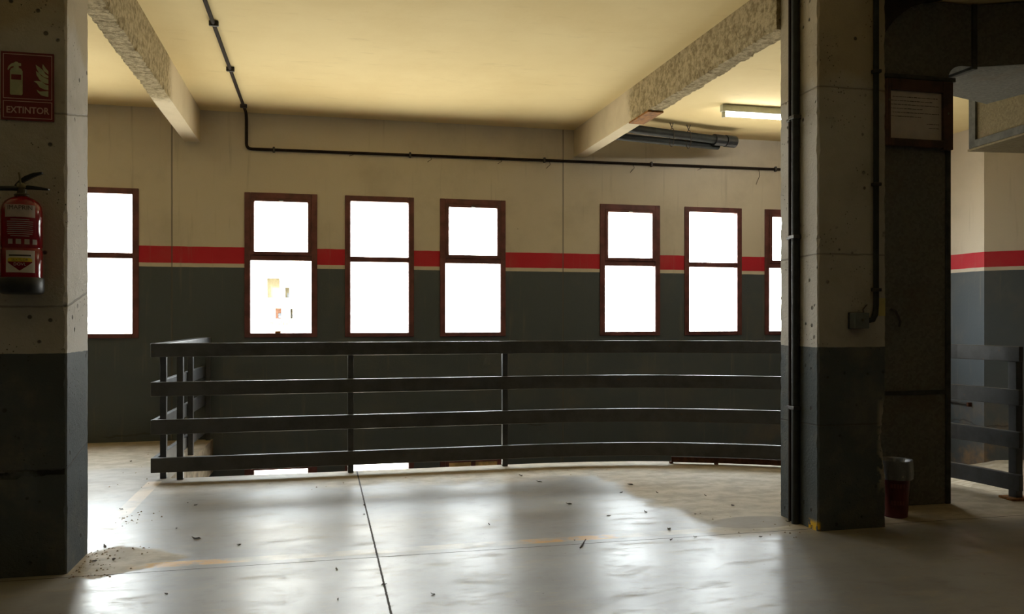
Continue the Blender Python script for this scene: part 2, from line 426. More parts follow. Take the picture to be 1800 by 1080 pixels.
# ramp winding down behind the railing
inner = [(4.25,4.10),(4.19,4.7),(3.95,5.2),(3.42,5.65),(2.66,5.99),(1.6,6.13),(.2,6.13),(-1.0,6.13)]
outer = [(8.45,4.10),(7.9,5.4),(6.5,6.85),(6.42,8.02),(4.2,8.02),(1.8,8.02),(.2,8.02),(-1.0,8.02)]
zr = [0,-.07,-.28,-.62,-1.05,-1.6,-2.1,-2.5]
mb = MB(); n = len(inner); vs = []
for i in range(n): vs += [(*inner[i],zr[i]-.004),(*outer[i],zr[i]-.004),(*inner[i],zr[i]-.25),(*outer[i],zr[i]-.25)]
fs = []
for i in range(n-1):
    a,b = i*4,(i+1)*4
    fs += [(a,b,b+1,a+1),(a+2,a+3,b+3,b+2),(a,a+2,b+2,b),(a+1,b+1,b+3,a+3)]
fs += [(0,1,3,2),((n-1)*4,(n-1)*4+2,(n-1)*4+3,(n-1)*4+1)]
tag(mb.add(vs,fs).build('ramp', M['ramp']), 'dusty concrete ramp winding down behind the railing', 'ramp', kind='structure')

# window wall: grid with openings
WX = [-4.10,-3.18,-2.25,-.68,.235,1.148,2.797,3.732,4.662]
WW = .65; WZ0, WZ1 = .94, 2.285; LZ0, LZ1 = -1.57, -.225
LOWX = WX[3:6]
holes = [(x,x+WW,WZ0,WZ1) for x in WX] + [(x,x+WW,LZ0,LZ1) for x in LOWX]
def grid_wall(x0,x1,z0,z1,y0,y1,holes):
    xs = sorted({x0,x1,*[h[0] for h in holes],*[h[1] for h in holes]})
    zs = sorted({z0,z1,*[h[2] for h in holes],*[h[3] for h in holes]})
    def solid(i,k):
        if i<0 or k<0 or i>=len(xs)-1 or k>=len(zs)-1: return False
        cx=(xs[i]+xs[i+1])/2; cz=(zs[k]+zs[k+1])/2
        return not any(h[0]<cx<h[1] and h[2]<cz<h[3] for h in holes)
    mb = MB(); idx = {}
    def v(x,y,z):
        key=(x,y,z)
        if key not in idx: idx[key]=len(mb.v); mb.v.append(key)
        return idx[key]
    def q(*p): mb.f.append(tuple(v(*k) for k in p)); mb.m.append(0)
    for i in range(len(xs)-1):
        for k in range(len(zs)-1):
            if not solid(i,k): continue
            a,b,c,d = xs[i],xs[i+1],zs[k],zs[k+1]
            q((a,y0,c),(b,y0,c),(b,y0,d),(a,y0,d)); q((b,y1,c),(a,y1,c),(a,y1,d),(b,y1,d))
            if not solid(i-1,k): q((a,y1,c),(a,y0,c),(a,y0,d),(a,y1,d))
            if not solid(i+1,k): q((b,y0,c),(b,y1,c),(b,y1,d),(b,y0,d))
            if not solid(i,k-1): q((a,y1,c),(b,y1,c),(b,y0,c),(a,y0,c))
            if not solid(i,k+1): q((a,y0,d),(b,y0,d),(b,y1,d),(a,y1,d))
    return mb
wb = grid_wall(-14.2, 6.7, -4.0, 3.3, YW, YW+.11, holes).build('wall_back', M['wall'], fix=False)
tag(wb, 'far garage wall, cream above a red stripe and grey below, pierced by windows', 'wall', kind='structure')
tag(MB().box(6.40,6.7,6.89,YW,-4,3.3).build('wall_right', M['wallr']), 'short right wall face between far wall and jutting corner', 'wall', kind='structure')
tag(MB().prism([(6.40,6.8895),(8.5,4.84),(8.8,5.0),(6.7,6.8895)], -4, 3.3).build('wall_right_return', M['wallr']), 'shaded angled wall with red stripe at the right edge', 'wall', kind='structure')
tag(MB().box(8.5,8.7,-18.2,4.95,-4,3.3).build('wall_right_side', M['wallr']), 'right side wall of the garage', 'wall', kind='structure')
tag(MB().box(-14.2,-14.0,-18.2,YW,-4,3.3).build('wall_left', M['wallr']), 'left side wall of the garage', 'wall', kind='structure')
tag(MB().box(-14.2,8.7,-4.4,-4.2,-4,3.3).build('added_dark_wall', M['darkwall']), 'dark wall added behind the viewer to cut fill light', 'wall', kind='structure')  # unseen dark wall, added to cut fill light on camera-facing surfaces
tag(MB().box(-1.25,-1.02,6.3,YW,-4,-.30).build('wall_well', M['wallr']), 'wall under the slab at the left end of the ramp well', 'wall', kind='structure')
tag(MB().box(-14.2,8.8,-18.2,YW+.16,CEIL,3.3).build('ceiling', M['ceil']), 'cream painted garage ceiling', 'ceiling', kind='structure')

tag(MB().box(-14.2,8.8,-18.2,YW+.1,-4.2,-4.0).build('floor_lower', M['ramp']), 'floor of the storey below', 'floor', kind='structure')

# ------------------------------------------------------------------ windows
def make_window(n, x, kind, z0=WZ0, z1=WZ1, shuttered=False, latch=False):
    y0, y1 = YW-.012, YW+.075; f = .05
    mb = MB(); x1 = x+WW; e = .004
    a,b,c,d = x-e,x1+e,z0-e,z1+e
    zt0, zt1 = z0+.716, z0+.766          # transom
    mb.box(a,x+f,y0,y1,c,d); mb.box(x1-f,b,y0,y1,c,d)
    mb.box(x+f,x1-f,y0,y1,c,z0+.037); mb.box(x+f,x1-f,y0,y1,z1-f,d)
    w = mb.build('window_%d'%n, M['frame'], bevel=.004)
    w['kind'] = 'structure'
    MB().box(x+f,x1-f,y0+.006,y1-.006,zt0,zt1).build('transom', M['frame'], w, bevel=.003)
    ya, yb = YW+.004, YW+.05
    u0, u1 = zt1, z1-f; xa, xb = x+f, x1-f
    if kind == 'A':
        s = .034; mb = MB()
        mb.box(xa,xa+s,ya-.02,yb,u0,u1); mb.box(xb-s,xb,ya-.02,yb,u0,u1)
        mb.box(xa+s,xb-s,ya-.02,yb,u0,u0+s); mb.box(xa+s,xb-s,ya-.02,yb,u1-s+.006,u1)
        sh = mb.build('upper_sash', M['frame'], w, bevel=.003)
        MB().box(xa+s,xb-s,YW+.028,YW+.033,u0+s,u1-s+.006).build('pane', M['glass'], sh)
        MB().box((xa+xb)/2-.02,(xa+xb)/2+.02,YW-.034,YW-.016,u1-s+.010,u1-s+.022).build('latch', M['dark'], sh, bevel=.003)
    else:
        MB().box(xa,xb,YW+.028,YW+.033,u0,u1).build('upper_pane', M['glass'], w)
    if shuttered:
        w2 = (xb-xa)/2
        MB().box(xa+w2-.022,xa+w2+.022,YW-.018,YW+.026,u0+.01,u1-.01).build('mullion', M['frame'], w, bevel=.003)
        for k in range(2):
            MB().box(xa+.03+k*(w2-.014), xa+w2-.016+k*(w2-.014), YW-.012, YW+.0035, u0+.02, u1-.02).build('shutter', M['shutter'], w, bevel=.004)
    MB().box(xa,xb,YW+.028,YW+.033,z0+.037,zt0).build('lower_pane', M['glass'], w)
    if latch:
        MB().box(x+.27,x+.32,YW-.006,YW+.02,z0+.037,z0+.055).build('latch', M['rust'], w, bevel=.004)
    return w
for i,x in enumerate(WX):
    make_window(i+1, x, 'ABB'[0] if i%3==0 else ('B' if i%3==1 else 'A'), latch=(i==3)) if i != 2 else make_window(3, x, 'B')
for j,x in enumerate(LOWX):
    make_window(len(WX)+1+j, x, 'ABA'[j], LZ0, LZ1, shuttered=(j==2))
# skylight sampling portals in the openings
for (x0,x1,z0,z1) in holes:
    l = bpy.data.lights.new('portal','AREA'); l.shape='RECTANGLE'; l.size=x1-x0; l.size_y=z1-z0
    l.cycles.is_portal = True
    o = bpy.data.objects.new('daylight_portal', l); COL.objects.link(o)
    o.location = ((x0+x1)/2, YW+.108, (z0+z1)/2); o.rotation_euler = (-PI/2,0,0)

# ------------------------------------------------------------------ columns and beams
def rough_column(name, x0,x1,y0,y1, mat, chips=()):
    zs = [i*CEIL/150 for i in range(151)]; cors = [(x0,y0,1,1),(x1,y0,-1,1),(x1,y1,-1,-1),(x0,y1,1,-1)]
    vs=[]; 
    for z in zs:
        for ci,(cx,cy,sx,sy) in enumerate(cors):
            q = noise.noise((cx*7,cy*5,z*16)); q2 = noise.noise((cx*3,cy*9,z*45))
            ch = .006 + max(0,q)*.012 + max(0,q2)*.008
            if (ci in chips) and .26<z<.70:
                ch += .042*max(0,math.sin((z-.26)/.44*PI))*(.55+.9*abs(noise.noise((1,2,z*22))))
            # two vertices per corner, going round counter-clockwise
            pa, pb = (cx+sx*ch,cy,z), (cx,cy+sy*ch,z)
            vs += [pb,pa] if ci in (0,2) else [pa,pb]
    n=8; N=len(zs)
    fs=[(i*n+k,i*n+(k+1)%n,(i+1)*n+(k+1)%n,(i+1)*n+k) for i in range(N-1) for k in range(n)]
    fs+=[tuple(reversed(range(n))),tuple((N-1)*n+k for k in range(n))]
    return MB().add(vs,fs).build(name, mat)
cl = rough_column('column_left', -1.49,-1.077,3.947,4.29, M['colL'])
tag(cl, 'concrete column with the fire extinguisher and red sign on it', 'column', kind='structure')
cr = rough_column('column_right', 2.54,2.948,3.845,4.21, M['colR'], chips=(1,))
tag(cr, 'concrete column with vertical pipes and a grey junction box', 'column', kind='structure')

def rough_beam(name, x0,x1, z0, ya, yb):
    N=260; vs=[]
    for i in range(N+1):
        y = ya+(yb-ya)*i/N
        k = max(0.,min(1.,(6.6-y)/.5))
        def j(s,a,o=0): return a*k*(noise.noise((s*5.3,y*9,o))+.6*noise.noise((s*2.1,y*33,o)))
        zb = z0 + j(1,.006)
        vs += [(x0,y,CEIL+.01),(x0+j(2,.004),y,z0+.05),(x0+abs(j(3,.018)),y,zb+abs(j(4,.012))),
               (x0+.03,y,zb),(x1-.03,y,zb),(x1-abs(j(5,.016)),y,zb+abs(j(6,.010))),(x1+j(7,.004),y,z0+.05),(x1,y,CEIL+.01)]
    n=8
    fs=[(i*n+q,i*n+(q+1)%n,(i+1)*n+(q+1)%n,(i+1)*n+q) for i in range(N) for q in range(n)]
    fs+=[tuple(range(n)),tuple(reversed([N*n+q for q in range(n)]))]
    return MB().add(vs,fs).build(name, M['beam'])
tag(rough_beam('beam_left', -1.205,-1.072,2.73,4.29,YW), 'rough concrete ceiling beam running from left column to far wall', 'beam', kind='structure')
tag(rough_beam('beam_right', 2.515,2.64,2.755,4.21,YW), 'rough concrete ceiling beam running from right column to far wall', 'beam', kind='structure')
#tag(rough_beam('beam_left_front', -1.205,-1.072,2.73,-6.9,3.947), 'rough concrete beam on the near side of left column', 'beam', kind='structure')
#tag(rough_beam('beam_right_front', 2.515,2.64,2.755,-6.9,3.845), 'rough concrete beam on the near side of right column', 'beam', kind='structure')
tag(MB().box(2.512,2.645,6.08,6.49,2.742,2.756).build('rusty_plate', M['rust'], bevel=.002), 'rust brown plate under the right ceiling beam', 'metal plate')

# ------------------------------------------------------------------ railing
rail = empty('railing', (RAIL_X0, RAIL_Y, 0), 'dark grey four-bar steel railing around the ramp opening', 'railing')
ZR = [(.851,.945),(.582,.680),(.321,.4225),(.060,.161)]
for z0,z1 in ZR:
    MB().sweep([(RAIL_X0-.035,RAIL_Y)]+curve[1:], (-.018,.018,z0,z1)).build('rail', M['steel'], rail, bevel=.004)
side = [(RAIL_X0,RAIL_Y+.022),(RAIL_X0+.035,7.0),(RAIL_X0+.07,YW-.004)]
for z0,z1 in ZR:
    MB().sweep(side, (-.046 if z0>.8 else 0,.035,z0,z1-.002)).build('rail', M['steel'], rail, bevel=.004)
def post(x,y,a,w=.042,t=.042, top=.945):
    ca,sa = math.cos(a), math.sin(a)
    mb = MB()
    P = [(-w/2,-t/2),(w/2,-t/2),(w/2,t/2),(-w/2,t/2)]
    mb.prism([(x+px*ca-py*sa, y+px*sa+py*ca) for px,py in P], 0, top-.004)
    p = mb.build('post', M['steel'], rail, bevel=.003)
    Q = [(-.06,-.035),(.06,-.035),(.06,.035),(-.06,.035)]
    return p
for x in (-.943, .216, 1.36): post(x, RAIL_Y+.018+.021, 0)
off = offset_path(curve, .018+.021)
cum = 0; last = None; dist = [0]
for i in range(1,len(curve)): dist.append(dist[-1]+math.dist(curve[i],curve[i-1]))
def on_curve(s):
    for i in range(1,len(curve)):
        if dist[i] >= s:
            t = (s-dist[i-1])/(dist[i]-dist[i-1])
            x = off[i-1][0]+(off[i][0]-off[i-1][0])*t; y = off[i-1][1]+(off[i][1]-off[i-1][1])*t
            return x,y,math.atan2(curve[i][1]-curve[i-1][1], curve[i][0]-curve[i-1][0])
    return (*off[-1], math.atan2(curve[-1][1]-curve[-2][1], curve[-1][0]-curve[-2][0]))
total = dist[-1]
px_,py_,pa_ = on_curve(total-.07)
post(px_,py_,pa_,.055,.055)
bp = MB().prism([(px_-.08,py_-.06),(px_+.07,py_-.07),(px_+.075,py_+.05),(px_-.07,py_+.06)], 0, .014)
tag(bp.build('base_plate', M['rust'], rail, bevel=.003), 'rusty foot plate under the last post at right')
px2,py2,pa2 = on_curve(total-1.36); post(px2,py2,pa2)
for t in (.04, .55, .985):
    y = RAIL_Y+.03+t*(YW-RAIL_Y-.04); x = RAIL_X0+.07*t+.003+.021
    post(x,y,0,top=.855)

# rusty channel lying along the slab edge under the curved rail
i0 = next(i for i,p in enumerate(curve) if p[0] > 2.58)
cp = offset_path(curve, .0)[i0:-12]
ch = MB().sweep(cp, (-.016,.016,.012,.052)).build('steel_channel', M['rustd'], bevel=.003)
tag(ch, 'dark rusty steel channel under the curved end of the railing', 'channel')
for k in (0,3,9,14):
    x,y = cp[min(k,len(cp)-1)]; MB().box(x-.012,x+.012,y-.012,y+.012,0,.016).build('foot', M['rustd'], ch)

# ------------------------------------------------------------------ ceiling and wall conduit
def arc_pts(a,b,c,r,n=5):
    a,b,c = Vector(a),Vector(b),Vector(c); u=(a-b).normalized(); w=(c-b).normalized()
    p0=b+u*r; p2=b+w*r
    return [tuple(p0*(1-t)**2+b*2*t*(1-t)+p2*t*t) for t in [i/n for i in range(n+1)]]
cr_ = .0135
A=(-.67,-3.0,CEIL-.016); B=(-.665,YW-.03,CEIL-.016); C1=(-.665,YW-.016,CEIL-.07); D=(-.665,YW-.016,2.69); E=(5.15,YW-.016,2.725)
pts=[A,(-.67,4,CEIL-.016)]+arc_pts(A,(-.665,YW-.016,CEIL-.016),D,.10)+arc_pts(C1,D,E,.05)+[E]
cd=MB().tube(pts,cr_,10).build('conduit', M['darkpipe'], smooth=True)
tag(cd,'thin dark conduit running down the ceiling and along the far wall','conduit')
for y in (4.75,5.6,6.6,7.72): MB().box(-.665-.03,-.665+.03,y-.012,y+.012,CEIL-.034,CEIL-.0005).build('clamp', M['dark'], cd, bevel=.004)
for x in (-.42,.85,2.2,3.35,4.78): 
    z=2.69+.035*(x+.665)/5.8
    MB().box(x-.010,x+.010,YW-.034,YW-.0005,z-.026,z+.026).build('clamp', M['dark'], cd, bevel=.004)
for x,l in ((.30,.02),(1.05,.05),(1.75,.04),(2.25,.07),(3.15,.08),(3.9,.03),(4.58,.16)):
    z=2.69+.035*(x+.665)/5.8-.012
    MB().tube([(x,YW-.018,z),(x+.012,YW-.02,z-l*.4),(x-.014,YW-.016,z-l*.75),(x-.03,YW-.014,z-l)],.003,5).build('wire_stub', M['wire'], cd)

# ------------------------------------------------------------------ drain pipes beyond the right beam
dp = empty('drain_pipe', (2.7,7.4,2.93), 'pair of dark drain pipes with an end joint near ceiling behind right beam', 'pipe')
MB().tube([(2.66,7.34,2.925),(3.4,7.52,2.92),(3.93,7.64,2.915)],.040,14).build('upper_pipe', M['pipe'], dp, smooth=True)
MB().tube([(2.66,7.42,2.852),(3.4,7.60,2.862),(3.96,7.73,2.872)],.034,14).build('lower_pipe', M['pipe'], dp, smooth=True)
MB().tube([(3.86,7.625,2.915),(3.99,7.655,2.915)],.056,16).build('collar', M['black'], dp, smooth=True)
MB().tube([(4.00,7.657,2.915),(4.12,7.685,2.915)],.060,16).build('end_cap', M['black'], dp, smooth=True)
for q in (3.35,3.55):
    x=q; y=7.34+(q-2.66)*.236
    mb=MB(); ring=[(x,y+.056*math.cos(a),2.915-.056*math.sin(a)*1.6+ -.03) for a in [i*2*PI/18 for i in range(19)]]
    mb.tube(ring,.004,5); mb.tube([(x,y,2.98),(x+.02,y,3.03)],.004,5); mb.tube([(x,y,2.98),(x-.02,y,3.03)],.004,5)
    mb.build('hanger', M['wire'], dp)

# ------------------------------------------------------------------ fluorescent lamp
lx0,lx1,ly = 3.50,4.74,6.77
lamp = empty('fluorescent_lamp', (lx0,ly,CEIL), 'lit fluorescent batten lamp on the ceiling beside right column', 'lamp')
MB().plate([(lx0,2.968),(lx1,2.968),(lx1,CEIL),(lx0,CEIL)], ly-.03, ly+.03).build('housing', M['lamp'], lamp, bevel=.006)
MB().tube([(lx0+.035,ly,2.944),(lx1-.035,ly,2.944)],.017,16).build('tube', M['tube'], lamp, smooth=True)
for x in (lx0+.012, lx1-.034): MB().box(x,x+.022,ly-.018,ly+.018,2.918,2.972).build('lamp_holder', M['lamp'], lamp, bevel=.004)

# ------------------------------------------------------------------ pipes on the right column
XP=2.54
cA=MB().tube([(XP-.013,4.082,0),(XP-.013,4.082,CEIL)],.012,12).build('conduit', M['darkpipe'], smooth=True)
tag(cA,'thin brown-black pipe up the left face of right column','conduit')
cB=MB().tube([(XP-.022,4.020,0),(XP-.022,4.020,CEIL)],.021,16).build('conduit', M['pipe'], smooth=True)
tag(cB,'thick dark grey pipe up the left face of right column','conduit')
for z in (2.20,1.55,.62):
    MB().box(XP-.03,XP-.0005,4.066,4.098,z,z+.016).build('clamp', M['dark'], cA, bevel=.003)
    MB().box(XP-.048,XP-.0005,3.995,4.045,z,z+.02).build('clamp', M['dark'], cB, bevel=.003)
YC=3.845
cp_=[(2.877,YC-.016,CEIL-.001),(2.877,YC-.016,1.6),(2.877,YC-.016,1.19),(2.872,YC-.018,1.14),(2.85,YC-.025,1.11),(2.812,YC-.03,1.104)]
cC=MB().tube(cp_,.0145,12).build('conduit', M['pipe'], smooth=True)
tag(cC,'grey conduit down the front of right column into the junction box','conduit')
for z in (2.42,1.82,1.26): MB().box(2.855,2.899,YC-.034,YC-.0005,z,z+.018).build('clamp', M['dark'], cC, bevel=.003)
sb=MB().box(2.718,2.805,YC-.060,YC-.012,1.063,1.147).build('junction_box', M['greybox'], bevel=.005)  # electrical junction box at the lower end of the conduit
tag(sb,'small grey junction box on the front of right column','junction box')
MB().box(2.716,2.808,YC-.014,YC-.0005,1.061,1.149).build('back_box', M['black'], sb, bevel=.003)
MB().tube([(2.763,YC-.066,1.108),(2.763,YC-.058,1.108)],.006,12).build('screw', M['metal'], sb)
MB().tube([(2.79,YC-.03,1.147),(2.80,YC-.012,1.165),(2.83,YC-.004,1.19)],.003,6).build('wire', M['wire'], sb)
tag(MB().box(2.902,2.943,YC-.002,YC-.0003,1.13,1.225).build('paper_note', M['ylw_paper']), 'yellowed tape square beside the conduit on right column', 'paper')

# ------------------------------------------------------------------ ducts
duct = empty('ventilation_duct', (3.45,4.25,0), 'tall dark galvanised ventilation duct rising from floor beside right column', 'duct')
DX0,DX1,DY0,DY1 = 3.16,3.69,4.25,4.75
MB().box(DX0,DX1,DY0,DY1,0,2.55).build('shaft', M['duct'], duct, bevel=.006)
MB().box(DX0-.006,DX1+.006,DY0-.008,DY1+.006,.66,.685).build('seam', M['flange'], duct, bevel=.004)
MB().box(DX1-.02,DX1+.012,DY0-.010,DY0+.014,0,2.5).build('corner_angle', M['flange'], duct, bevel=.003)
MB().box(DX0-.03,DX1+.03,DY0-.03,DY1+.03,2.535,2.562).build('flange', M['flange'], duct, bevel=.004)
# elbow: outer arc up and to the right, small throat radius
prof=[(DX1,2.562)]+[(DX1+.10*(1-math.cos(a)),2.562+.085*math.sin(a)) for a in [i*PI/2/5 for i in range(1,6)]]+[(DX1+.18,2.647)]
prof+=[(DX1+.18,3.02)]+[(DX1-.04-.49*math.sin(a),2.562+.458*math.cos(a)) for a in [i*PI/2/8 for i in range(0,9)]]
MB().plate(prof, DY0, DY0+.5).build('elbow', M['duct'], duct)
MB().box(DX1+.165,DX1+.20,DY0-.012,DY0+.3,2.63,3.025).build('flange', M['flange'], duct, bevel=.004)
run=[(3.87,4.25),(4.12,4.135),(4.75,3.72),(5.25,4.25),(4.68,4.64),(4.63,4.965),(4.21,4.83),(3.93,4.50)]
MB().prism(run, 2.645, 3.022).build('horizontal_run', M['duct'], duct, bevel=.004)
# bracket on the shaft
br=MB(); br.tube([(3.29,DY0-.004,1.17),(3.30,DY0-.03,1.16),(3.33,DY0-.035,1.10),(3.335,DY0-.02,1.07)],.008,8)
br.build('hook', M['dark'], duct, smooth=True)
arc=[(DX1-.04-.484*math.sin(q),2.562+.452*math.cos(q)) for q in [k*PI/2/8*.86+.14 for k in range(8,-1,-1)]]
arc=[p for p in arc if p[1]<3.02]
pn=MB().plate([(3.05,2.57),(arc[0][0]-.012,2.57)]+[(min(p[0]-.004,p[0]),p[1]+.004) for p in arc]+[(arc[-1][0]+.06,CEIL-.001),(3.05,CEIL-.001)], DY0-.034, DY0-.003).build('corner_panel', M['ceildark'])  # flat dark brown sheet over the corner outside the elbow arc
tag(pn,'dark brown panel filling the ceiling corner over the duct elbow','panel')
# second duct hung farther back on the right
d2=empty('hanging_duct', (5.4,5.9,2.75), 'speckled square duct end hanging from ceiling at far right', 'duct')
ux,uy=(.10,.995)
def d2pt(s,o): return (5.39-ux*s+uy*o, 5.93-uy*s-ux*o)
S=1.5; Wd=.55
MB().prism([d2pt(S,0),d2pt(S,Wd),d2pt(0,Wd),d2pt(0,0)], 2.60,CEIL-.001).build('sheet_body', M['ductl'], d2)
MB().prism([d2pt(S,-.02),d2pt(S,Wd+.02),d2pt(-.015,Wd+.02),d2pt(-.015,-.02)], 2.555,2.62).build('bottom_flange', M['flange'], d2, bevel=.004)
MB().prism([d2pt(.06,-.02),d2pt(.06,.02),d2pt(-.02,.02),d2pt(-.02,-.02)], 2.555,CEIL-.001).build('corner_flange', M['flange'], d2, bevel=.003)
MB().prism([d2pt(S,-.025),d2pt(S,Wd+.02),d2pt(-.03,Wd+.02),d2pt(-.03,-.025)], 2.535,2.553).build('edge_strip', M['ductl'], d2, bevel=.003)

# framed notice on the duct
nb=empty('notice_board',(3.45,4.24,2.3),'framed typed notice hung on the dark duct beside right column','notice')
X0,X1,Z0,Z1=3.238,3.69,2.135,2.53; y0,y1=4.208,4.2395
mb=MB()
mb.box(X0,3.262,y0,y1,Z0,Z1); mb.box(3.622,X1,y0,y1,Z0-.01,Z1)
mb.box(3.262,3.622,y0,y1,Z0,2.178); mb.box(3.262,3.622,y0,y1,2.462,Z1)
mb.build('frame', M['wood'], nb, bevel=.003)
sh=MB().box(3.258,3.626,4.226,4.232,2.172,2.468).build('sheet', M['paper'], nb)
mb=MB()
rows=[(3.285,3.595,2.425),(3.27,3.565,2.402),(3.27,3.605,2.379),(3.27,3.49,2.356),(3.285,3.605,2.333),(3.27,3.48,2.310),(3.52,3.605,2.272),(3.535,3.605,2.248)]
for a,b,z in rows:
    x=a
    while x<b:
        w=random.uniform(.008,.032); w=min(w,b-x)
        if w>.004: mb.box(x,x+w,4.2255,4.2262,z,z+.0036+random.uniform(-.0008,.0008))
        x+=w+.0035
tag(mb.build('text_lines', M['ink'], sh),'lines of small dark print'); 
for x,z in ((3.655,2.34),(3.25,2.40)): MB().tube([(x,4.204,z),(x,4.212,z)],.006,10).build('screw', M['metal'], nb)

# ------------------------------------------------------------------ extinguisher sign
YF=3.947
sg=empty('fire_sign',(-1.23,YF-.004,2.117),'red fire extinguisher sign with white border and pale pictogram on left column','sign')
sx0,sx1,sz0,sz1=-1.333,-1.126,1.972,2.266
MB().box(sx0,sx1,YF-.005,YF-.0008,sz0,sz1).build('plate', M['signred'], sg)
yq=YF-.0056
def frame_rect(mb,a,b,c,d,t=.0028):
    mb.box(a,b,yq,yq+.0008,c,c+t); mb.box(a,b,yq,yq+.0008,d-t,d); mb.box(a,a+t,yq,yq+.0008,c+t,d-t); mb.box(b-t,b,yq,yq+.0008,c+t,d-t)
mb=MB(); frame_rect(mb,sx0+.008,sx1-.007,sz0+.092,sz1-.009); frame_rect(mb,sx0+.008,sx1-.007,sz0+.009,sz0+.083)
mb.build('border', M['signwhite'], sg)
# pictogram: bottle with handle and hose
bx=sx0+.035; bz=sz0+.108
body=[(0,0.004),(.004,0),(.046,0),(.050,.004),(.050,.103),(.045,.113),(.035,.118),(.034,.126),(.044,.126),(.044,.137),(.033,.139),(.030,.143),(.021,.143),(.017,.139),(.004,.133),(-.006,.122),(-.010,.108),(-.006,.106),(-.001,.114),(.006,.122),(.014,.124),(.015,.118),(.005,.113),(0,.103)]
MB().plate([(bx+p*.98,bz+q) for p,q in body], yq, yq+.0008).build('bottle_pictogram', M['signglow'], sg, fix=True)
MB().box(bx+.005,bx+.044,yq-.0004,yq,bz+.066,bz+.088).build('pictogram_band', M['signred'], sg)
fx=sx1-.022; fz=sz0+.10
flames=[[(0,.006),(0,.032),(-.018,.030),(-.034,.028),(-.046,.036),(-.041,.024),(-.028,.012)],
        [(0,.036),(0,.058),(-.012,.060),(-.026,.072),(-.046,.074),(-.058,.071),(-.046,.064),(-.034,.046),(-.016,.038)],
        [(0,.063),(0,.083),(-.014,.088),(-.028,.096),(-.036,.108),(-.049,.116),(-.046,.098),(-.034,.078),(-.016,.066)],
        [(0,.087),(0,.098),(-.010,.104),(-.022,.122),(-.036,.134),(-.050,.143),(-.046,.126),(-.036,.108),(-.018,.092)],
        [(0,.104),(0,.118),(-.008,.128),(-.022,.148),(-.024,.134),(-.018,.118)]]
mb=MB()
for f in flames: mb.plate([(fx+p,fz+q) for p,q in f], yq, yq+.0008)
mb.build('flame_pictogram', M['signglow'], sg)
vs,fs=text_mesh('EXTINTOR',.040,'CENTER',.0006,.0004,.86)
MB().add([((sx0+sx1)/2+x, yq-z*.8+.0002, sz0+.031+y) for x,y,z in vs],fs).build('lettering', M['signwhite'], sg)

# ------------------------------------------------------------------ extinguisher
EX,EY=-1.2265,3.862; R=.0775
ex=empty('fire_extinguisher',(EX,EY,1.22),'red fire extinguisher with black base and levers hung on left column','fire extinguisher')
def Z(h): return 1.219+h
body_p=[(.060,.012),(R-.004,.02),(R,.03),(R,.185),(R-.0025,.19),(R-.0025,.196),(R,.20),(R,.352),(R-.004,.372),(R-.014,.390),(R-.030,.403),(R-.050,.412),(.020,.416)]
MB().lathe(body_p,(EX,EY,1.219),48).build('cylinder', M['red'], ex, smooth=True)
MB().lathe([(R-.012,0),(R+.002,.005),(R+.006,.014),(R+.006,.066),(R+.003,.070),(R+.001,.070)],(EX,EY,1.219),48).build('base_skirt', M['black'], ex, smooth=True)
MB().lathe([(.028,.414),(.030,.420),(.026,.424),(.018,.426),(.018,.446),(.021,.448),(.021,.462),(.015,.470),(.004,.472)],(EX,EY,1.219),24).build('valve', M['metal'], ex, smooth=True)
def bar(pts,w,t):   # tapering flat bar in XZ
    mb=MB(); n=len(pts); vs=[]
    for (x,z),ww in zip(pts,w):
        vs+=[(EX+x,EY-t,Z(z-ww)),(EX+x,EY+t,Z(z-ww)),(EX+x,EY+t,Z(z+ww)),(EX+x,EY-t,Z(z+ww))]
    fs=[(i*4+k,(i+1)*4+k,(i+1)*4+(k+1)%4,i*4+(k+1)%4) for i in range(n-1) for k in range(4)]+[(0,1,2,3),((n-1)*4+3,(n-1)*4+2,(n-1)*4+1,(n-1)*4)]
    return mb.add(vs,fs)
bar([(-.026,.455),(-.010,.470),(.012,.488),(.045,.506),(.080,.516)],[.006,.010,.011,.009,.004],.011).build('top_lever', M['black'], ex, bevel=.003)
bar([(-.018,.448),(.006,.452),(.04,.452),(.075,.449),(.104,.446)],[.007,.009,.008,.006,.004],.010).build('lower_lever', M['black'], ex, bevel=.003)
MB().tube([(EX+.0,EY-.016,Z(.462)),(EX-.002,EY-.016,Z(.49)),(EX-.006,EY-.014,Z(.512))],.004,8).build('safety_pin', M['metal'], ex)
hose=[(EX-.012,EY-.01,Z(.445)),(EX-.05,EY-.012,Z(.445)),(EX-.10,EY-.012,Z(.440)),(EX-.135,EY-.01,Z(.41)),(EX-.145,EY,Z(.33)),(EX-.132,EY+.005,Z(.20)),(EX-.112,EY+.006,Z(.09)),(EX-.108,EY+.006,Z(.05))]
MB().tube(catmull(hose,5),.0105,12).build('hose', M['black'], ex, smooth=True)
MB().tube([hose[-1],(EX-.106,EY+.006,Z(.02))],[.014,.017],12).build('nozzle', M['black'], ex, smooth=True)
MB().box(EX-.03,EX+.03,EY+R-.004,YF-.0005,Z(.30),Z(.36)).build('wall_mount', M['dark'], ex)
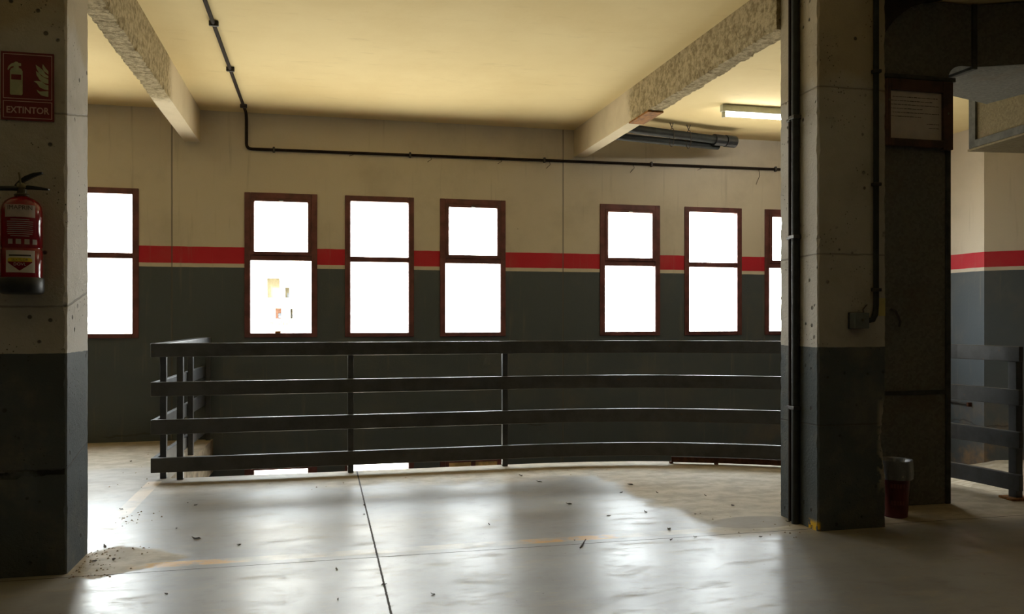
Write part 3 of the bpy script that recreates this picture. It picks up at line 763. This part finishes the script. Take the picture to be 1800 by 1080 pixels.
# labels wrapped on the cylinder; the camera looks from the right-front
A0=math.atan2(-EY,-EX)        # towards the camera
def wrap(vs, ac, zc, off=.0006):
    out=[]
    for x,y,z in vs:
        a=ac+x/R; r=R+off+z
        out.append((EX+r*math.cos(a), EY+r*math.sin(a), Z(zc+y)))
    return out
def patch(w,h,t=.0004,n=14):
    vs=[];
    for i in range(n+1):
        x=-w/2+w*i/n; vs+=[(x,-h/2,-.0003),(x,h/2,-.0003),(x,h/2,t),(x,-h/2,t)]
    fs=[(i*4+k,(i+1)*4+k,(i+1)*4+(k+1)%4,i*4+(k+1)%4) for i in range(n) for k in range(4)]+[(0,1,2,3),(n*4+3,n*4+2,n*4+1,n*4)]
    return vs,fs
ac=A0-.10
lb=MB(); vs,fs=patch(.118,.052); lb.add(wrap(vs,ac,.345),fs)
lab=lb.build('label', M['label'], ex)
vs,fs=text_mesh('IMAPRIN',.025,'CENTER',0,.0003,1.0)
MB().add(wrap(vs,ac,.350,.0010),fs).build('brand_lettering', M['ink'], lab)
mb=MB()
for k in range(9):
    w=random.choice((.088,.10,.07,.094)); vs,fs=patch(w,.0032,.0003); mb.add(wrap(vs,ac,.309-k*.0085,.0006),fs)
for k in range(4):
    vs,fs=patch(.019,.021,.0003,4); mb.add(wrap(vs,ac-.46+k*.40,.2175,.0006),fs)
tag(mb.build('instruction_print', M['label'], ex),'pale printed lines and small square symbols')
st=MB(); vs,fs=patch(.112,.092); st.add(wrap(vs,ac+.02,.135),fs); stk=st.build('sticker', M['sticker'], ex)
def tri(pts,t=.0003):
    n=len(pts); vs=[(x,y,0) for x,y in pts]+[(x,y,t) for x,y in pts]
    return vs,[tuple(range(n)),tuple(reversed(range(n,2*n)))]+[(i,(i+1)%n,n+(i+1)%n,n+i) for i in range(n)]
vs,fs=patch(.082,.006); MB().add(wrap(vs,ac,.160,.0009),fs).build('printed_line', M['ink'], stk)
def strip(lo,hi,w=.046,n=20,t=.0003):
    vs=[]
    for i in range(n+1):
        x=-w+2*w*i/n; l,h=lo(x),hi(x); vs+=[(x,l,-.0006),(x,h,-.0006),(x,h,t),(x,l,t)]
    return vs,[(i*4+k,(i+1)*4+k,(i+1)*4+(k+1)%4,i*4+(k+1)%4) for i in range(n) for k in range(4)]+[(0,1,2,3),(n*4+3,n*4+2,n*4+1,n*4)]
vs,fs=strip(lambda x:-.003-.035*(1-abs(x)/.046), lambda x:0.); MB().add(wrap(vs,ac,.134,.0009),fs).build('red_emblem', M['red'], stk)
vs,fs=strip(lambda x:0., lambda x:min(.016,.010+(.046-abs(x)))); MB().add(wrap(vs,ac,.134,.0009),fs).build('yellow_emblem', M['yellow'], stk)
vs,fs=text_mesh('SEXTLOR',.0145,'CENTER',0,.0002); MB().add(wrap(vs,ac,.1365,.0014),fs).build('emblem_lettering', M['ink'], stk)
vs,fs=text_mesh('DOVL',.017,'CENTER',0,.0002); MB().add(wrap(vs,ac,.118,.0014),fs).build('emblem_lettering', M['sticker'], stk)

# ------------------------------------------------------------------ litter bin
BX,BY=3.165,4.05
bn=empty('litter_bin',(BX,BY,0),'small red litter bin lined with a plastic bag at duct foot','bin')
MB().lathe([(.062,0),(.066,.004),(.083,.30),(.085,.305),(.080,.305),(.062,.01)],(BX,BY,0),32).build('bucket', M['binred'], bn, smooth=True)
mb=MB()
mb.lathe([(.0875,.215),(.0885,.25),(.0895,.29),(.0905,.31),(.088,.32),(.078,.316),(.071,.28),(.055,.12)],(BX,BY,0),64,
   ripple=lambda j,a: (.0025*(1+math.sin(a*9+j))+.0015*(1+math.sin(a*17+2*j)))*(1.3 if j<2 else (.8 if j<6 else -.6)))
mb.f=mb.f[:-2]; mb.m=mb.m[:-2]
mb.build('bag_liner', M['bag'], bn, smooth=True, fix=False)
mb=MB()
for zz,hh in ((.17,.022),(.075,.022)):
    rr=.066+.017*zz/.3+.0014
    for k in range(5):
        a=-PI/2-.55-.35+k*.22; da=.075
        vs=[]
        for aa in (a-da,a+da):
            for q in (rr-.001,rr+.0008): 
                for z in (zz,zz+hh): vs.append((BX+q*math.cos(aa),BY+q*math.sin(aa),z))
        mb.add(vs,[(0,1,3,2),(4,6,7,5),(0,4,5,1),(2,3,7,6),(0,2,6,4),(1,5,7,3)])
tag(mb.build('faded_print', M['binmark'], bn),'two rows of faded pale print')

# ------------------------------------------------------------------ bar on the right wall
rb=MB().tube([(6.392,7.62,.262),(6.386,7.32,.250),(6.38,7.06,.245)],.011,10).build('wall_rail_bar', M['dark'], smooth=True)
tag(rb,'thin dark steel bar fixed low on the right wall behind railing','bar')
MB().box(6.36,6.3995,7.05,7.075,.225,.265).build('mount', M['rustd'], rb)

# ------------------------------------------------------------------ litter on the floor
def px(x,y):      # a point on the floor from photo coordinates (used only to lay the leaves out)
    d=1450*H/(y-559); r=(x-900)/1450*d; th=math.radians(13.1)
    return r*math.cos(th)+d*math.sin(th), d*math.cos(th)-r*math.sin(th)
leaf_pts=[(1222,905,.035),(1288,890,.05),(1176,931,.05),(1180,950,.03),(1337,945,.03),(1222,945,.028),(1000,887,.05),(915,837,.06),(948,848,.05),(860,923,.03),(1155,867,.035),(1240,872,.03),(1108,853,.05),(1092,867,.03),(1070,908,.03),(1135,901,.035),(345,948,.055),(344,889,.03),(330,885,.02),(420,959,.03),(592,1002,.03),(761,1046,.03),(594,1055,.02),(292,1045,.02),(213,896,.03),(230,812,.05),(310,930,.03),(640,889,.03),(675,1029,.03),(1010,951,.025),(1385,918,.03),(200,985,.05),(166,988,.04),(184,962,.05),(1520,928,.02),(640,905,.02)]
for i,(a,b,s) in enumerate(leaf_pts):
    x,y=px(a,b); ang=random.uniform(0,2*PI); ca,sa=math.cos(ang),math.sin(ang)
    s*=.8
    out=[]; N=9; 
    prof=[(-.5,0,0),(-.3,.16,.10),(0,.24,.16),(.3,.14,.12),(.5,.0,.25),(.3,-.13,.10),(0,-.2,.05),(-.3,-.14,.12)]
    top=[]; bot=[]
    for u,v,w in prof:
        u*=s; v*=s*random.uniform(.5,1.2); w=w*s*random.uniform(.6,1.4)+.001
        top.append((x+u*ca-v*sa,y+u*sa+v*ca,w+.0012)); bot.append((x+u*ca-v*sa,y+u*sa+v*ca,w-.0005))
    n=len(top); vs=top+bot+[(x,y,s*.03+.002),(x,y,s*.03)]
    fs=[(k,(k+1)%n,2*n) for k in range(n)]+[(n+(k+1)%n,n+k,2*n+1) for k in range(n)]+[(k,n+k,n+(k+1)%n,(k+1)%n) for k in range(n)]
    lf=MB().add(vs,fs).build('dead_leaf', M['leaf'])
    tag(lf,'small dark curled dead leaf lying on the concrete floor','leaf','dead leaves scattered on the floor')
tw=MB(); x,y=px(1025,958); tw.tube([(x-.035,y-.06,.004),(x,y,.006),(x+.03,y+.05,.012)],[.003,.004,.002],6)
tag(tw.build('twig', M['leaf']),'dark twig lying across the floor joint by the yellow mark','twig')
mb=MB()
def crumb(x,y,s,z=0):
    vs=[(x+s*random.uniform(.5,1)*math.cos(a),y+s*random.uniform(.5,1)*math.sin(a),z) for a in [k*2*PI/5+random.random() *.5 for k in range(5)]]
    vs.append((x,y,z+s*random.uniform(.4,.9))); mb.add(vs,[(4,3,2,1,0)]+[(k,(k+1)%5,5) for k in range(5)])
for k in range(190):
    t=random.random()
    if t<.5: x=-1.07+abs(random.gauss(0,.10)); y=random.uniform(3.86,4.35)
    elif t<.62: x=random.uniform(-1.09,-.85); y=random.gauss(5.0,.12)
    elif t<.78: x=random.uniform(2.05,2.9); y=random.gauss(3.84,.05) if random.random()<.4 else random.uniform(3.9,4.4)
    elif t<.9: x=random.uniform(-1.4,-1.1); y=random.uniform(5.8,7.5)
    else: x=random.uniform(-1,2.6); y=random.uniform(5.5,6.0)
    if -1.49<x<-1.08 and 3.95<y<4.29 or 2.54<x<2.95 and 3.84<y<4.21: continue
    crumb(x,y,random.uniform(.003,.009))
tag(mb.build('dirt', M['dirt'], fix=False),'crumbs of dirt swept against the column feet and slab edge','dirt',kind='stuff')

# ------------------------------------------------------------------ building across the street
bd=empty('street_building',(-2,40,-6),'sunlit white apartment block seen through window by left column','building')
mb=grid_wall(-9,7,-6,13,40,40.5,[(-2.42,-1.84,2.05,2.98),(-1.60,-1.40,2.05,2.55),(-2.05,-1.75,1.08,1.58),(-1.36,-1.25,1.08,1.55)])
mb.box(-9,7,41.2,46,-6,13); mb.box(-9,7,40.5,41.2,12.5,13); mb.box(-9,-8.5,40.5,41.2,-6,13); mb.box(6.5,7,40.5,41.2,-6,13)
mb.build('wall', M['facade'], bd, fix=False)
for x0,x1,z0,z1,mm in ((-2.42,-1.84,2.05,2.98,'recess'),(-1.60,-1.40,2.05,2.55,'recess'),(-2.05,-1.75,1.08,1.58,'terra'),(-1.36,-1.25,1.08,1.55,'recess')):
    w=MB().box(x0-.02,x1+.02,40.45,40.6,z0-.02,z1+.02).build('window', M[mm], bd)
    MB().box(x0+(x1-x0)*.45,x1-.04,40.40,40.449,z0+.05,z0+(z1-z0)*.5).build('pane', M['pane_b'], w)
for x,w_,h_ in ((-2.2,.18,.25),(-1.9,.12,.12),(-1.72,.16,.2),(-1.55,.14,.14),(-1.33,.22,.28)):
    MB().box(x-w_/2,x+w_/2,39.7,39.95,.78,.78+h_).build('flower_box', M['terra'], bd, bevel=.02)
MB().box(-2.5,-1.1,39.6,40.0,.70,.78).build('ledge', M['facade'], bd)

# ------------------------------------------------------------------ light
w=bpy.data.worlds.new('World'); sc.world=w; w.use_nodes=True; nt=w.node_tree; nt.nodes.clear()
out=nt.nodes.new('ShaderNodeOutputWorld'); bg=nt.nodes.new('ShaderNodeBackground'); nt.links.new(bg.outputs[0],out.inputs[0])
tc=nt.nodes.new('ShaderNodeTexCoord'); sp=nt.nodes.new('ShaderNodeSeparateXYZ'); nt.links.new(tc.outputs['Generated'],sp.inputs[0])
mr=nt.nodes.new('ShaderNodeMapRange'); mr.inputs[1].default_value=-.25; mr.inputs[2].default_value=.25; nt.links.new(sp.outputs[2],mr.inputs[0])
cr2=nt.nodes.new('ShaderNodeValToRGB'); nt.links.new(mr.outputs[0],cr2.inputs[0])
e=cr2.color_ramp.elements; e[0].position=.0; e[0].color=(1.0,.90,.74,1); e[1].position=1.; e[1].color=(.92,.96,1.0,1)
m_=e.new(.5) if hasattr(e,'new') else None
m_.color=(1,.97,.92,1)
nt.links.new(cr2.outputs[0],bg.inputs[0]); mr2=nt.nodes.new('ShaderNodeMapRange'); nt.links.new(sp.outputs[2],mr2.inputs[0])
for i_,v_ in enumerate((-.22,.10,18.5,25.)): mr2.inputs[1+i_].default_value=v_   # sunlit pale street below, sky above
nt.links.new(mr2.outputs[0],bg.inputs[1])
su=bpy.data.lights.new('sun','SUN'); su.energy=30; su.angle=.01; so=bpy.data.objects.new('sun',su); COL.objects.link(so); so.rotation_euler=(math.radians(50),0,math.radians(-20))

# ------------------------------------------------------------------ camera
cam=bpy.data.cameras.new('camera'); co=bpy.data.objects.new('camera',cam); COL.objects.link(co)
co.location=(0,0,H); co.rotation_euler=(PI/2,0,-math.radians(13.1))
cam.sensor_width=36; cam.lens=29.0; cam.shift_y=19/1800; cam.clip_start=.05; cam.clip_end=300
sc.camera=co
sc.view_settings.view_transform='Standard'; sc.view_settings.look='None'; sc.view_settings.gamma=1; sc.view_settings.use_curve_mapping=False
sc.view_settings.exposure=0.0
sc.cycles.use_denoising=True
sc.cycles.max_bounces=10; sc.cycles.diffuse_bounces=7; sc.cycles.transparent_max_bounces=12
sc.cycles.caustics_reflective=False; sc.cycles.sample_clamp_indirect=12
